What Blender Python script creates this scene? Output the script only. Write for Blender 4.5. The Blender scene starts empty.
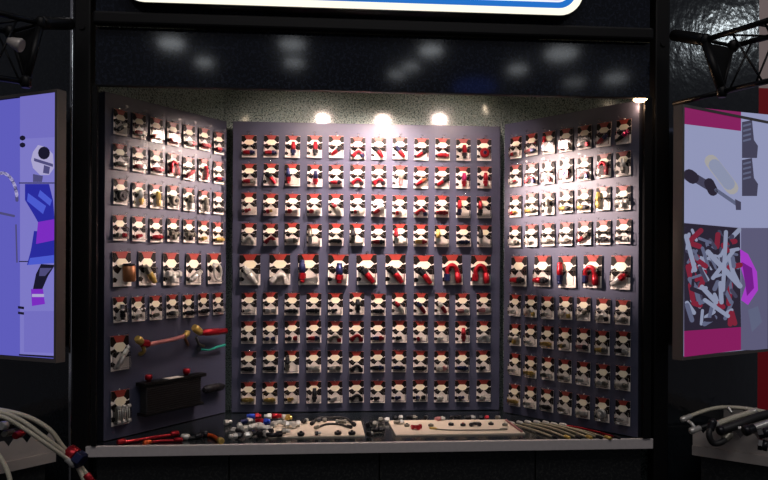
import bpy, bmesh, math, random
from mathutils import Vector, Matrix, Euler
random.seed(7)
S = bpy.context.scene
COL = S.collection
R_ = math.radians

# ------------------------------------------------------------------ camera
FPX, YAW, ROLL, HOR = 720.0, R_(4.4), R_(.26), 267.0
CAMROT = Matrix.Rotation(-YAW, 3, 'Z') @ Matrix.Rotation(math.pi / 2, 3, 'X') @ Matrix.Rotation(ROLL, 3, 'Z')
CAMPOS = Vector((0, 0, 1.6))
cd = bpy.data.cameras.new('camera')
cam = bpy.data.objects.new('camera', cd)
COL.objects.link(cam)
cam.matrix_world = Matrix.Translation(CAMPOS) @ CAMROT.to_4x4()
cd.sensor_width = 36
cd.lens = FPX / 768 * 36
cd.shift_y = (HOR - 240) / 768
cd.clip_start = .05
S.camera = cam


def ray(x, y):
    return CAMROT @ Vector(((x - 384) / FPX, -(y - HOR) / FPX, -1))


def PY(x, y, Y):
    d = ray(x, y)
    return CAMPOS + d * (Y / d.y)


def PZ(x, y, z):
    d = ray(x, y)
    return CAMPOS + d * ((z - 1.6) / d.z)


def PP(x, y, p0, n):
    d = ray(x, y)
    return CAMPOS + d * ((Vector(p0) - CAMPOS).dot(n) / d.dot(n))


# ------------------------------------------------------------------ world, exposure
S.view_settings.view_transform = 'Standard'
S.view_settings.look = 'None'
S.view_settings.gamma = 1
S.view_settings.use_curve_mapping = False
S.view_settings.exposure = 0
W = bpy.data.worlds.new('world')
S.world = W
W.use_nodes = True
W.node_tree.nodes['Background'].inputs[0].default_value = (.72, .72, .85, 1)
W.node_tree.nodes['Background'].inputs[1].default_value = .075


def light(name, kind, loc, aim, power, color, **kw):
    l = bpy.data.lights.new(name, kind)
    l.energy = power
    l.color = color
    for k, v in kw.items():
        setattr(l, k, v)
    o = bpy.data.objects.new(name, l)
    COL.objects.link(o)
    o.location = loc
    o.rotation_euler = (Vector(aim) - Vector(loc)).to_track_quat('-Z', 'Y').to_euler()
    return o


# hall lamps high behind the viewer: where each reflects off the glossy fascia
FASCIA_Y = 3.0


def hall_lamp(px, py, z, r, power, color=(.9, .95, 1), plane=None):
    if plane is None:
        p0, n = Vector((0, FASCIA_Y, 0)), Vector((0, -1, 0))
    else:
        p0, n = plane
    p = PP(px, py, p0, n)
    d = (p - CAMPOS).normalized()
    d = d - 2 * d.dot(n) * n
    q = p + d * ((z - p.z) / d.z)
    light('hall_lamp', 'AREA', q, p, power * .010, color, shape='ELLIPSE', size=2 * r, size_y=.8 * r)


for a in [(171, 43, 6.2, .26, 150), (204, 62, 6.2, .2, 80), (292, 44, 6.2, .26, 110), (294, 62, 6.2, .22, 80),
          (431, 50, 6.2, .24, 130), (411, 66, 6.2, .2, 60), (397, 74, 6.2, .2, 60), (518, 69, 6.2, .22, 80),
          (562, 53, 6.2, .34, 170), (575, 82, 6.2, .26, 45), (616, 78, 6.2, .28, 90)]:
    hall_lamp(*a)
hall_lamp(475, 86, 4.6, .38, 28, (.05, .15, 1))  # unseen area light standing in for a blue sign in the hall
WA = R_(28)
WRN = Vector((math.sin(WA), -math.cos(WA), 0))     # right wing wall normal
WLN = Vector((-math.sin(WA), -math.cos(WA), 0))    # left wing wall normal
WR0 = Vector((1.49, 3.13, 0))
WL0 = Vector((-1.065, 3.13, 0))
hall_lamp(728, 34, 6.2, .36, 1500, (.85, .95, 1), (WR0, WRN))


# wide soft light of the exhibition hall overhead
light('hall_ceiling_light', 'AREA', (.5, -1.5, 7), (.3, 3, 1), 125, (1, .94, .92), shape='RECTANGLE', size=6, size_y=3)


# ------------------------------------------------------------------ materials
def mat(name, col, rough=.5, metal=0, emit=None, estr=1, noise=0, nscale=40, bump=0, bscale=200, spec=.5, coat=0):
    m = bpy.data.materials.new(name)
    m.use_nodes = True
    nt = m.node_tree
    b = nt.nodes['Principled BSDF']
    b.inputs['Base Color'].default_value = (*col, 1)
    b.inputs['Roughness'].default_value = rough
    b.inputs['Metallic'].default_value = metal
    b.inputs['Specular IOR Level'].default_value = spec
    b.inputs['Coat Weight'].default_value = coat
    tc = nt.nodes.new('ShaderNodeTexCoord')
    if noise:
        n = nt.nodes.new('ShaderNodeTexNoise')
        n.inputs['Scale'].default_value = nscale
        n.inputs['Detail'].default_value = 4
        mx = nt.nodes.new('ShaderNodeMix')
        mx.data_type = 'RGBA'
        mx.inputs[6].default_value = (*[c * (1 - noise) for c in col], 1)
        mx.inputs[7].default_value = (*[min(1, c * (1 + noise)) for c in col], 1)
        nt.links.new(tc.outputs['Object'], n.inputs['Vector'])
        nt.links.new(n.outputs['Fac'], mx.inputs[0])
        nt.links.new(mx.outputs[2], b.inputs['Base Color'])
    if bump:
        n2 = nt.nodes.new('ShaderNodeTexNoise')
        n2.inputs['Scale'].default_value = bscale
        bp = nt.nodes.new('ShaderNodeBump')
        bp.inputs['Strength'].default_value = bump
        bp.inputs['Distance'].default_value = .01
        nt.links.new(tc.outputs['Object'], n2.inputs['Vector'])
        nt.links.new(n2.outputs['Fac'], bp.inputs['Height'])
        nt.links.new(bp.outputs['Normal'], b.inputs['Normal'])
    if emit:
        b.inputs['Emission Color'].default_value = (*emit, 1)
        b.inputs['Emission Strength'].default_value = estr
    return m


def speckle(name, base, dark, light_, scale, t1, t2, rough, bump=0, bscale=30, spec=.5):
    m = mat(name, base, rough, spec=spec, bump=bump, bscale=bscale)
    nt = m.node_tree
    b = nt.nodes['Principled BSDF']
    tc = nt.nodes.new('ShaderNodeTexCoord')
    prev = None
    for i, (c, sc, t) in enumerate(((dark, scale, t1), (light_, scale * 1.7, t2))):
        n = nt.nodes.new('ShaderNodeTexNoise')
        n.inputs['Scale'].default_value = sc
        n.inputs['Detail'].default_value = 3
        n.inputs['Roughness'].default_value = .7
        mp = nt.nodes.new('ShaderNodeMapping')
        mp.inputs['Location'].default_value = (i * 3.1, i * 1.7, 0)
        nt.links.new(tc.outputs['Object'], mp.inputs[0])
        nt.links.new(mp.outputs[0], n.inputs['Vector'])
        r = nt.nodes.new('ShaderNodeValToRGB')
        r.color_ramp.elements[0].position = t
        r.color_ramp.elements[1].position = t + .05
        nt.links.new(n.outputs['Fac'], r.inputs[0])
        mx = nt.nodes.new('ShaderNodeMix')
        mx.data_type = 'RGBA'
        nt.links.new(r.outputs[0], mx.inputs[0])
        if prev is None:
            mx.inputs[6].default_value = (*base, 1)
        else:
            nt.links.new(prev, mx.inputs[6])
        mx.inputs[7].default_value = (*c, 1)
        prev = mx.outputs[2]
    nt.links.new(prev, b.inputs['Base Color'])
    return m


def emi(name, c, s=1):
    c = [((v / 255 + .055) / 1.055) ** 2.4 if v > 10 else v / 255 / 12.92 for v in c]
    return mat(name, (.01, .01, .01), .25, emit=c, estr=s)


M = dict(
    board=mat('slate_board', (.052, .057, .096), .42, noise=.08, nscale=25, spec=.42),
    board_edge=mat('board_edge', (.012, .014, .024), .5),
    granite=speckle('granite_laminate', (.27, .345, .325), (.05, .075, .075), (.46, .49, .43), 130, .50, .58, .13),
    fascia=speckle('dark_laminate', (.006, .008, .013), (.014, .018, .03), (.003, .003, .005), 70, .52, .62, .07),
    wing=speckle('wing_laminate', (.010, .013, .017), (.016, .02, .025), (.006, .006, .008), 80, .5, .6, .12, bump=.13, bscale=22),
    base=speckle('cabinet_laminate', (.010, .011, .012), (.03, .032, .03), (.004, .004, .004), 90, .53, .62, .4),
    top=speckle('worktop_laminate', (.006, .009, .011), (.02, .025, .03), (.003, .003, .004), 90, .55, .62, .18),
    black=mat('black_powdercoat', (.003, .003, .0035), .45, spec=.2),
    rubber=mat('black_rubber', (.012, .012, .013), .55),
    alu=mat('brushed_aluminium', (.62, .57, .56), .42, .2, noise=.1, nscale=60),
    sheet=mat('sheet_metal', (.42, .38, .35), .4, .2, noise=.15, nscale=12),
    bezel=mat('bezel_grey', (.16, .14, .13), .4, .5),
    chrome=mat('chrome', (.8, .8, .8), .12, 1),
    card=mat('white_card', (.76, .70, .64), .45, coat=.2),
    cream=mat('cream_print', (.80, .74, .55), .45, coat=.2),
    redp=mat('red_print', (.25, .025, .016), .4, coat=.2),
    blackp=mat('black_print', (.008, .005, .004), .5, spec=.15),
    red=mat('red_anodised', (.34, .009, .018), .28, .6),
    blue=mat('blue_anodised', (.016, .022, .08), .3, .6),
    brightblue=mat('bright_blue_anodised', (.03, .08, .55), .3, .5),
    blackm=mat('black_anodised', (.014, .014, .018), .3, .4),
    silver=mat('silver_metal', (.60, .59, .55), .28, .45),
    grey=mat('grey_metal', (.17, .16, .13), .3, .4),
    gold=mat('brass_gold', (.55, .38, .10), .28, .5),
    brown=mat('copper_brown', (.30, .12, .05), .35, .5),
    magenta=mat('magenta_anodised', (.45, .02, .13), .3, .5),
    pink=mat('pale_pink_metal', (.48, .20, .20), .35, .5),
    teal=mat('teal_green', (.02, .32, .25), .35, .3),
    orange=mat('orange_red', (.65, .10, .02), .3, .5),
    braid=mat('braided_steel', (.72, .64, .50), .4, .3, noise=.5, nscale=420, bump=.5, bscale=420),
    dark_braid=mat('dark_braided_steel', (.36, .33, .22), .45, .3, noise=.5, nscale=420, bump=.5, bscale=420),  # darker copy of braid, toned down because the alcove is strongly lit
    paper=mat('white_board', (.64, .56, .45), .55, noise=.05, nscale=20),
    floor=mat('dark_carpet', (.02, .02, .024), .9, noise=.3, nscale=80, bump=.4, bscale=300),
    white=mat('white_paint', (.85, .68, .64), .6, noise=.04, nscale=4),
    redwall=mat('red_paint', (.55, .012, .025), .5, noise=.05, nscale=4),
    lens=mat('lamp_glow', (.02, .02, .02), .3, emit=(1, .78, .55), estr=30),
    bulb=mat('bulb_glow', (.02, .02, .02), .3, emit=(1, .62, .32), estr=14),
    s_cream=emi('sign_cream', (255, 250, 228), 1.15), s_blue=emi('sign_blue', (20, 110, 200)), s_white=emi('sign_white', (250, 252, 255)),
)


def plastic():
    m = bpy.data.materials.new('clear_plastic')
    m.use_nodes = True
    nt = m.node_tree
    nt.nodes.clear()
    o = nt.nodes.new('ShaderNodeOutputMaterial')
    mx = nt.nodes.new('ShaderNodeMixShader')
    t = nt.nodes.new('ShaderNodeBsdfTransparent')
    t.inputs[0].default_value = (.93, .93, .93, 1)
    g = nt.nodes.new('ShaderNodeBsdfGlossy')
    g.inputs['Roughness'].default_value = .2
    f = nt.nodes.new('ShaderNodeFresnel')
    f.inputs[0].default_value = 1.27
    nt.links.new(f.outputs[0], mx.inputs[0])
    nt.links.new(t.outputs[0], mx.inputs[1])
    nt.links.new(g.outputs[0], mx.inputs[2])
    nt.links.new(mx.outputs[0], o.inputs[0])
    return m


M['plastic'] = plastic()


# ------------------------------------------------------------------ mesh helpers
class MB:
    def __init__(s):
        s.bm = bmesh.new()
        s.mats = []

    def mi(s, m):
        m = M[m] if isinstance(m, str) else m
        if m not in s.mats:
            s.mats.append(m)
        return s.mats.index(m)

    def box(s, a, b, m, rot=None, bev=0):
        a, b = Vector(a), Vector(b)
        c, d = (a + b) / 2, b - a
        r = bmesh.ops.create_cube(s.bm, size=1)
        vs = r['verts']
        for v in vs:
            v.co = Vector((v.co.x * d.x, v.co.y * d.y, v.co.z * d.z))
        fs = {f for v in vs for f in v.link_faces}
        if bev:
            es = {e for v in vs for e in v.link_edges}
            rr = bmesh.ops.bevel(s.bm, geom=list(es), offset=bev, segments=2, affect='EDGES', profile=.5)
            fs = {f for f in fs if f.is_valid} | set(rr['faces'])
            vs = {v for f in fs for v in f.verts}
        for v in vs:
            v.co = (rot @ v.co if rot else v.co) + c
        i = s.mi(m)
        for f in fs:
            f.material_index = i
        return s

    def poly(s, pts, m):
        f = s.bm.faces.new([s.bm.verts.new(p) for p in pts])
        f.material_index = s.mi(m)
        return s

    def prism(s, pts, off, m):
        """closed prism: polygon swept by vector off"""
        off = Vector(off)
        i = s.mi(m)
        a = [s.bm.verts.new(p) for p in pts]
        b = [s.bm.verts.new(Vector(p) + off) for p in pts]
        fs = [s.bm.faces.new(a[::-1]), s.bm.faces.new(b)]
        n = len(a)
        for k in range(n):
            fs.append(s.bm.faces.new((a[k], a[(k + 1) % n], b[(k + 1) % n], b[k])))
        for f in fs:
            f.material_index = i
        bmesh.ops.recalc_face_normals(s.bm, faces=fs)
        return s

    def lathe(s, p0, p1, prof, m, seg=12, smooth=True):
        """prof: list of (t along p0->p1, radius)"""
        p0, p1 = Vector(p0), Vector(p1)
        ax = (p1 - p0)
        q = ax.to_track_quat('Z', 'Y')
        i = s.mi(m)
        rings = []
        for t, r in prof:
            c = p0 + ax * t
            rings.append([s.bm.verts.new(c + q @ Vector((r * math.cos(2 * math.pi * k / seg), r * math.sin(2 * math.pi * k / seg), 0))) for k in range(seg)])
        for a, b in zip(rings, rings[1:]):
            for k in range(seg):
                f = s.bm.faces.new((a[k], a[(k + 1) % seg], b[(k + 1) % seg], b[k]))
                f.material_index = i
                f.smooth = smooth
        for r, fl in ((rings[0], 1), (rings[-1], 0)):
            f = s.bm.faces.new(r[::-1] if fl else r)
            f.material_index = i
        return s

    def rod(s, p0, p1, r, m, seg=10, smooth=True):
        return s.lathe(p0, p1, [(0, r), (1, r)], m, seg, smooth)

    def tube(s, pts, r, m, seg=8, closed=False, sub=6):
        """smooth tube through control points (Catmull-Rom)"""
        P = [Vector(p) for p in pts]
        out = []
        n = len(P)
        rng = range(n) if closed else range(n - 1)
        for i in rng:
            g = (lambda k: P[k % n]) if closed else (lambda k: P[max(0, min(n - 1, k))])
            a, b, c, d = g(i - 1), g(i), g(i + 1), g(i + 2)
            for j in range(sub):
                t = j / sub
                out.append(.5 * ((2 * b) + (c - a) * t + (2 * a - 5 * b + 4 * c - d) * t * t + (3 * b - a - 3 * c + d) * t ** 3))
        if not closed:
            out.append(P[-1])
        N = len(out)
        i = s.mi(m)
        rings = []
        prev = None
        for k in range(N):
            if closed:
                d = out[(k + 1) % N] - out[k - 1]
            else:
                d = out[min(N - 1, k + 1)] - out[max(0, k - 1)]
            d.normalize()
            if prev is None:
                u = d.orthogonal().normalized()
            else:
                u = (prev - d * prev.dot(d)).normalized()
            prev = u
            w = d.cross(u)
            rr = r(k / (N - 1)) if callable(r) else r
            rings.append([s.bm.verts.new(out[k] + (u * math.cos(2 * math.pi * j / seg) + w * math.sin(2 * math.pi * j / seg)) * rr) for j in range(seg)])
        pairs = list(zip(rings, rings[1:])) + ([(rings[-1], rings[0])] if closed else [])
        for a, b in pairs:
            for k in range(seg):
                f = s.bm.faces.new((a[k], a[(k + 1) % seg], b[(k + 1) % seg], b[k]))
                f.material_index = i
                f.smooth = True
        if not closed:
            for rg in (rings[0][::-1], rings[-1]):
                s.bm.faces.new(rg).material_index = i
        return s

    def mesh(s, name):
        me = bpy.data.meshes.new(name)
        s.bm.to_mesh(me)
        s.bm.free()
        for m in s.mats:
            me.materials.append(m)
        return me

    def build(s, name, parent=None):
        return link(name, s.mesh(name), parent)


def link(name, data, parent=None):
    o = bpy.data.objects.new(name, data)
    COL.objects.link(o)
    if parent:
        o.parent = parent
    return o


def tag(o, label=None, cat=None, group=None, kind=None):
    for k, v in (('label', label), ('category', cat), ('group', group), ('kind', kind)):
        if v:
            o[k] = v
    return o


def thing(name, label, cat, group=None, loc=(0, 0, 0), mtx=None):
    o = link(name, None)
    o.empty_display_size = .05
    if mtx is not None:
        o.matrix_world = mtx
    else:
        o.location = loc
    return tag(o, label, cat, group)


def structure(o):
    return tag(o, kind='structure')


# ------------------------------------------------------------------ setting
ZT = .855        # worktop height
structure(MB().box((-6, -4, -.05), (7, 8, 0), 'floor').build('floor'))
structure(MB().box((-1.0, 3.04, 2.78), (1.42, 3.9, 2.82), 'black').build('ceiling'))
structure(MB().box((-.55, 3.80, 0), (.96, 3.84, 2.78), 'granite').build('wall_back'))


def wall2(name, a, b, t, m, z0=0, z1=2.78):
    a, b = Vector((*a, 0)), Vector((*b, 0))
    d = (b - a).normalized()
    n = Vector((-d.y, d.x, 0)) * t
    return structure(MB().prism([a + Vector((0, 0, z0)), b + Vector((0, 0, z0)), b + n + Vector((0, 0, z0)), a + n + Vector((0, 0, z0))], (0, 0, z1 - z0), m).build(name))


wall2('wall_left', (-1.06, 3.15), (-.55, 3.80), .03, 'granite')
wall2('wall_right', (.95, 3.80), (1.50, 3.15), .03, 'granite')
# wing walls at either side of the alcove
wr_end = PP(759, 50, WR0, WRN)
wl_end = WL0 + Vector((-math.cos(WA), math.sin(WA), 0)) * 1.5
wall2('wall_wing_right', (WR0.x, WR0.y), (wr_end.x, wr_end.y), .03, 'wing', 0, 3.6)
wall2('wall_wing_left', (wl_end.x, wl_end.y), (WL0.x, WL0.y), .03, 'wing', 0, 3.6)
for i_, (xa, xb) in enumerate(((92, 96.5), (643.5, 651))):  # black strips put in as the shade between posts and side boards
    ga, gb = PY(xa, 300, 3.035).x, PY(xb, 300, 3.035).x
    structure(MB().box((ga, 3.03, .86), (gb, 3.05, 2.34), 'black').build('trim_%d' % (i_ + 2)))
# neighbouring booth: white above, red below
zs = PY(760, 88, 6.0).z
structure(MB().box((3.0, 6.0, zs), (6.5, 6.1, 5), 'white').build('wall_far_right'))
structure(MB().box((3.0, 6.0, 0), (6.5, 6.1, zs), 'redwall').build('wall_far_right_lower'))


# ------------------------------------------------------------------ counter
t = thing('display_counter', 'long dark counter with grey metal front edge carrying the three product boards', 'counter', loc=(.2, 3.05, 0))
o = t
MBs = MB()
pts = [(-.965, 3.06), (1.385, 3.06), (1.385, 3.13), (1.41, 3.15), (.94, 3.785), (-.54, 3.785), (-.99, 3.15), (-.965, 3.13)]
x = MBs.prism([(px - .2, py - 3.05, ZT - .033) for px, py in pts], (0, 0, .033), 'top').build('worktop', t)
x = MB().box((PY(85.5, 450, 3.04).x - .2, -.012, ZT - .042), (PY(653, 450, 3.04).x - .2, .006, ZT + .002), 'alu', bev=.002).build('edge_trim', t)
tag(x, 'brushed grey metal edge strip')
for a, b in ((-.965, -.42), (-.415, .22), (.225, .905), (.91, 1.385)):
    MB().box((a - .2, .045, .02), (b - .2, .07, ZT - .042), 'base', bev=.002).build('cabinet_panel', t)

# posts
for px, y0, lab in ((PY(84, 240, 3.09).x, 3.092, 'black upright post at the left end of the counter'), (PY(658.7, 240, 3.09).x, 3.092, 'black upright post at the right end of the counter')):
    t = thing('post', lab, 'post', 'black posts framing the display', (px, y0, 0))
    MB().box((-.034, -.034, 0), (.034, .034, 3.6), 'black', bev=.008).build('column', t)
    MB().box((-.05, -.05, 0), (.05, .05, .012), 'black', bev=.003).build('base_plate', t)
    MB().rod((0, -.0345, 2.585), (0, -.041, 2.585), .012, 'black').build('bolt', t)

# fascia and the panel above it
t = thing('header_panel', 'dark speckled glossy header panel above the product boards', 'panel', loc=(.21, 3.02, 2.34))
MB().box((-1.162, 0, 0), (1.172, .02, .235), 'fascia').build('lower_panel', t)
MB().box((-1.162, 0, .29), (1.172, .02, 1.25), 'fascia').build('upper_panel', t)
MB().box((-1.162, 0, -.004), (1.172, .024, 0), 'black').build('bottom_edge', t)
o = MB().box((-.952, 2.975, 2.575), (1.382, 3.018, 2.628), 'black', bev=.01).build('crossbar')
tag(o, 'black horizontal crossbar between the posts beneath the lit sign', 'bar')


# sign
def rrect(x0, x1, z0, z1, r, y, n=8):
    p = []
    for cx, cz, a0 in ((x1 - r, z0 + r, -90), (x1 - r, z1 - r, 0), (x0 + r, z1 - r, 90), (x0 + r, z0 + r, 180)):
        for k in range(n + 1):
            a = R_(a0 + 90 * k / n)
            p.append((cx + r * math.cos(a), y, cz + r * math.sin(a)))
    return p


sy = 2.95
A = PY(119, 0, sy)
B = PY(583, 0, sy)
zb = PY(500, 13.3, sy).z
t = thing('illuminated_sign', 'glowing sign with rounded corners, cream border and blue face above the header', 'sign', loc=(0, sy, zb))
x0, x1, H = A.x, B.x, .46
MB().prism(rrect(x0 - .004, x1 + .004, -.004, H + .004, .104, .0), (0, .07, 0), 'black').build('casing', t)
tag(MB().prism(rrect(x0, x1, 0, H, .10, -.003), (0, .004, 0), 's_cream').build('border', t), 'glowing cream border')
m = MB()
m.prism(rrect(x0 + .03, x1 - .03, .028, H - .028, .075, -.005), (0, .003, 0), 's_blue')
m.prism(rrect(x0 + .055, x1 - .055, .052, H - .052, .055, -.0065), (0, .003, 0), 's_white')
m.prism(rrect(x0 + .063, x1 - .063, .060, H - .060, .05, -.008), (0, .003, 0), 's_blue')
tag(m.build('face', t), 'blue face with thin white line')


# ------------------------------------------------------------------ boards
class Frame:
    def __init__(s, p0, p1):
        s.o = Vector((*p0, 0))
        d = Vector((*p1, 0)) - s.o
        s.L = d.length
        s.d = d.normalized()
        s.n = Vector((s.d.y, -s.d.x, 0))
        s.q = Matrix((s.d, Vector((0, 0, 1)), s.n)).transposed()

    def mtx(s, u, z, w=0):
        return Matrix.Translation(s.o + s.d * u + Vector((0, 0, z)) + s.n * w) @ s.q.to_4x4()


FL = Frame((-.944, 3.12), (-.52, 3.712))
FC = Frame((-.488, 3.70), (.892, 3.70))
FR = Frame((.899, 3.645), (1.352, 3.055))
ZB, ZTOP = ZT + .003, 2.336
boards = {}
for f, nm, lab in ((FL, 'left', 'slate grey angled board at the left of the alcove, with cooler near its foot'),
                   (FC, 'centre', 'wide slate grey board across the middle of the alcove, twelve packs per row'),
                   (FR, 'right', 'slate grey angled board at the right of the alcove, covered by packs to its foot')):
    t = thing('product_board', lab, 'display board', mtx=f.mtx(0, ZB))
    MB().box((0, 0, {'left': -.048, 'right': -.056}.get(nm, -.036)), (f.L, ZTOP - ZB, -.001), 'board_edge', bev=.001).build('core', t)
    MB().box((.001, .001, -.001), (f.L - .001, ZTOP - ZB - .001, 0), 'board').build('face_sheet', t)
    boards[nm] = t

HOOK = MB()
HOOK.tube([(0, 0, 0), (0, 0, .02), (0, 0, .045), (0, .006, .05)], .0012, 'chrome', 6, sub=3)
HOOK.lathe((0, 0, 0), (0, 0, .003), [(0, .006), (1, .004)], 'chrome', 8)
HOOK.box((-.009, .004, .0495), (.009, .011, .0505), 'plastic')
HOOK = HOOK.mesh('peg_hook')


# ------------------------------------------------------------------ card, blister, fittings
def card_mesh(w, h):
    m = MB()
    z = .0008

    def q(pts, mt, k=1):
        m.prism([((a - .5) * w, (b - .5) * h, z * .5 * k) for a, b in pts], (0, 0, .0003), mt)
    m.box((-w / 2, -h / 2, -.0005), (w / 2, h / 2, .0003), 'card')
    q([(0, .72), (.12, .68), (.24, .76), (.32, .80), (.68, .80), (.76, .76), (.88, .68), (1, .72), (1, .98), (0, .98)], 'blackp')
    q([(0, .985), (1, .985), (1, 1), (0, 1)], 'redp', 2)
    q([(.24, .90), (.30, .82), (.36, .79), (.64, .79), (.70, .82), (.76, .90), (.84, .985), (.16, .985)], 'redp', 3)
    q([(0, .50), (.10, .42), (.27, .36), (.48, .51), (.28, .65), (.10, .60), (0, .58)], 'blackp')
    q([(1, .36), (.80, .36), (.55, .51), (.76, .65), (1, .68)], 'blackp')
    q([(.36, .54), (.64, .54), (.78, .62), (.80, .72), (.68, .80), (.32, .80), (.20, .72), (.22, .62)], 'cream', 4)
    q([(.0, .12), (.16, .12), (.24, .2), (.1, .27), (0, .25)], 'blackp')
    return m.mesh('card')


def blister_mesh(w, h):
    m = MB()
    a, b = w * .44, h * .44
    m.box((-a, -b, .001), (a, b * .1, .024), 'plastic', bev=.006)
    return m.mesh('blister')


def hexnut(m, a, b, r, mt):
    m.lathe(a, b, [(0, r * .8), (.08, r), (.92, r), (1, r * .8)], mt, 6, False)


CM = dict(r='red', b='blue', k='blackm', s='silver', g='gold', d='grey', o='brown', m='magenta', p='pink', B='brightblue', w='silver')
CN = dict(r='red', b='blue', k='black', s='silver', g='gold', d='dark grey', o='copper brown', m='magenta', p='pale pink', B='bright blue')
KN = dict(H='straight fitting', D='hose end', U='rising hose end', V='upright fitting', L='upright fitting at left',
          E='elbow', T='tee', S='small nut', P='pair of nuts', C='round cap', R='coiled ring', X='slab filter', W='canister', Y='long tube', J='two-legged bend')


def fitting(kind, c1, c2, sc):
    """unit-ish size (card width .08); returns (main mesh, second mesh)"""
    a, b = MB(), MB()
    m1, m2 = CM[c1], CM[c2]
    z = .012

    def V(x, y, zz=z):
        return Vector((x * sc, y * sc, zz * sc))

    def straight(p, q, r=.0115):
        p, q = V(*p), V(*q)
        mid = p.lerp(q, .58)
        a.lathe(p, mid, [(0, r * sc * .7), (.08, r * sc * .8), (.3, r * sc * .8), (.34, r * sc), (.9, r * sc), (1, r * sc * .8)], m1, 12)
        hexnut(b, mid, p.lerp(q, .84), r * sc * 1.12, m2)
        b.lathe(p.lerp(q, .84), q, [(0, r * sc * .72), (.9, r * sc * .72), (1, r * sc * .6)], m2, 12)
    if kind == 'H':
        straight((-.030, -.034), (.030, -.034))
    elif kind == 'D':
        straight((.022, -.048), (-.020, .010), .011)
    elif kind == 'U':
        straight((-.026, -.042), (.026, -.006), .0105)
    elif kind == 'V':
        straight((.004, .024), (.004, -.048), .0125)
    elif kind == 'L':
        straight((-.022, .034), (-.022, -.046), .0115)
    elif kind == 'Y':
        straight((-.022, -.046), (.028, .020), .0075)
    elif kind == 'E':
        a.tube([V(-.024, -.036), V(-.010, -.024), V(.004, -.018), V(.016, -.026), V(.021, -.036)], .0085 * sc, m1, 10, sub=4)
        hexnut(a, V(-.014, -.028), V(-.030, -.044), .0115 * sc, m1)
        hexnut(b, V(.020, -.030), V(.024, -.050), .0115 * sc, m2)
    elif kind == 'J':
        a.tube([V(-.020, -.020), V(-.020, .0), V(-.006, .016), V(.010, .008), V(.016, -.012)], .0085 * sc, m1, 10, sub=4)
        a.lathe(V(.016, -.010), V(.020, -.048), [(0, .010 * sc), (.6, .012 * sc), (1, .010 * sc)], m1, 12)
        hexnut(b, V(-.020, -.014), V(-.022, -.040), .012 * sc, m2)
    elif kind == 'T':
        a.rod(V(-.026, -.018), V(.026, -.018), .0095 * sc, m1, 12)
        hexnut(a, V(-.030, -.018), V(-.016, -.018), .013 * sc, m1)
        hexnut(a, V(.016, -.018), V(.030, -.018), .013 * sc, m1)
        b.rod(V(0, -.018), V(0, -.048), .0095 * sc, m2, 12)
        hexnut(b, V(0, -.032), V(0, -.046), .013 * sc, m2)
    elif kind == 'S':
        hexnut(a, V(-.022, -.038), V(-.006, -.034), .0115 * sc, m1)
        b.lathe(V(-.006, -.034), V(.010, -.030), [(0, .008 * sc), (.8, .008 * sc), (1, .006 * sc)], m2, 12)
    elif kind == 'P':
        hexnut(a, V(-.026, -.034), V(-.008, -.034), .012 * sc, m1)
        a.rod(V(-.008, -.034), V(-.003, -.034), .008 * sc, m1)
        hexnut(b, V(.008, -.034), V(.026, -.034), .012 * sc, m2)
        b.rod(V(.003, -.034), V(.008, -.034), .008 * sc, m2)
    elif kind == 'C':
        a.lathe(V(0, -.018, .002), V(0, -.018, .024), [(0, .024 * sc), (.3, .026 * sc), (.8, .026 * sc), (1, .021 * sc)], m1, 18)
        b.lathe(V(0, -.018, .024), V(0, -.018, .032), [(0, .011 * sc), (1, .009 * sc)], m2, 6)
    elif kind == 'R':
        pts = [V(.004 + .019 * math.cos(k * math.pi / 4), -.012 + .030 * math.sin(k * math.pi / 4)) for k in range(8)]
        a.tube(pts, .0042 * sc, m1, 8, closed=True, sub=3)
        hexnut(b, V(-.016, .008), V(-.010, .022), .007 * sc, m2)
    elif kind == 'X':
        a.box(V(-.026, -.044, .004), V(.026, .004, .016), m1, bev=.002)
        for k in range(6):
            xx = -.021 + k * .0084
            b.rod(V(xx, -.044, .017), V(xx, .002, .017), .0022 * sc, m2, 6)
        for yy in (-.044, .004):
            for k in range(3):
                xx = -.02 + k * .02
                hexnut(b, V(xx - .006, yy, .018), V(xx + .006, yy, .018), .006 * sc, m2)
    elif kind == 'W':
        a.lathe(V(.014, .012, .018), V(.014, -.042, .018), [(0, .016 * sc), (.08, .021 * sc), (.9, .021 * sc), (1, .017 * sc)], m1, 18)
        b.lathe(V(.014, .018, .018), V(.014, .012, .018), [(0, .018 * sc), (1, .022 * sc)], m2, 18)
    return a.mesh('fitting'), b.mesh('end_nut')


CARD = {}
FIT = {}
ORD = ['', 'first', 'second', 'third', 'fourth', 'fifth', 'sixth', 'seventh', 'eighth', 'ninth', 'tenth', 'eleventh', 'twelfth']
nhook = {}


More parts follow.
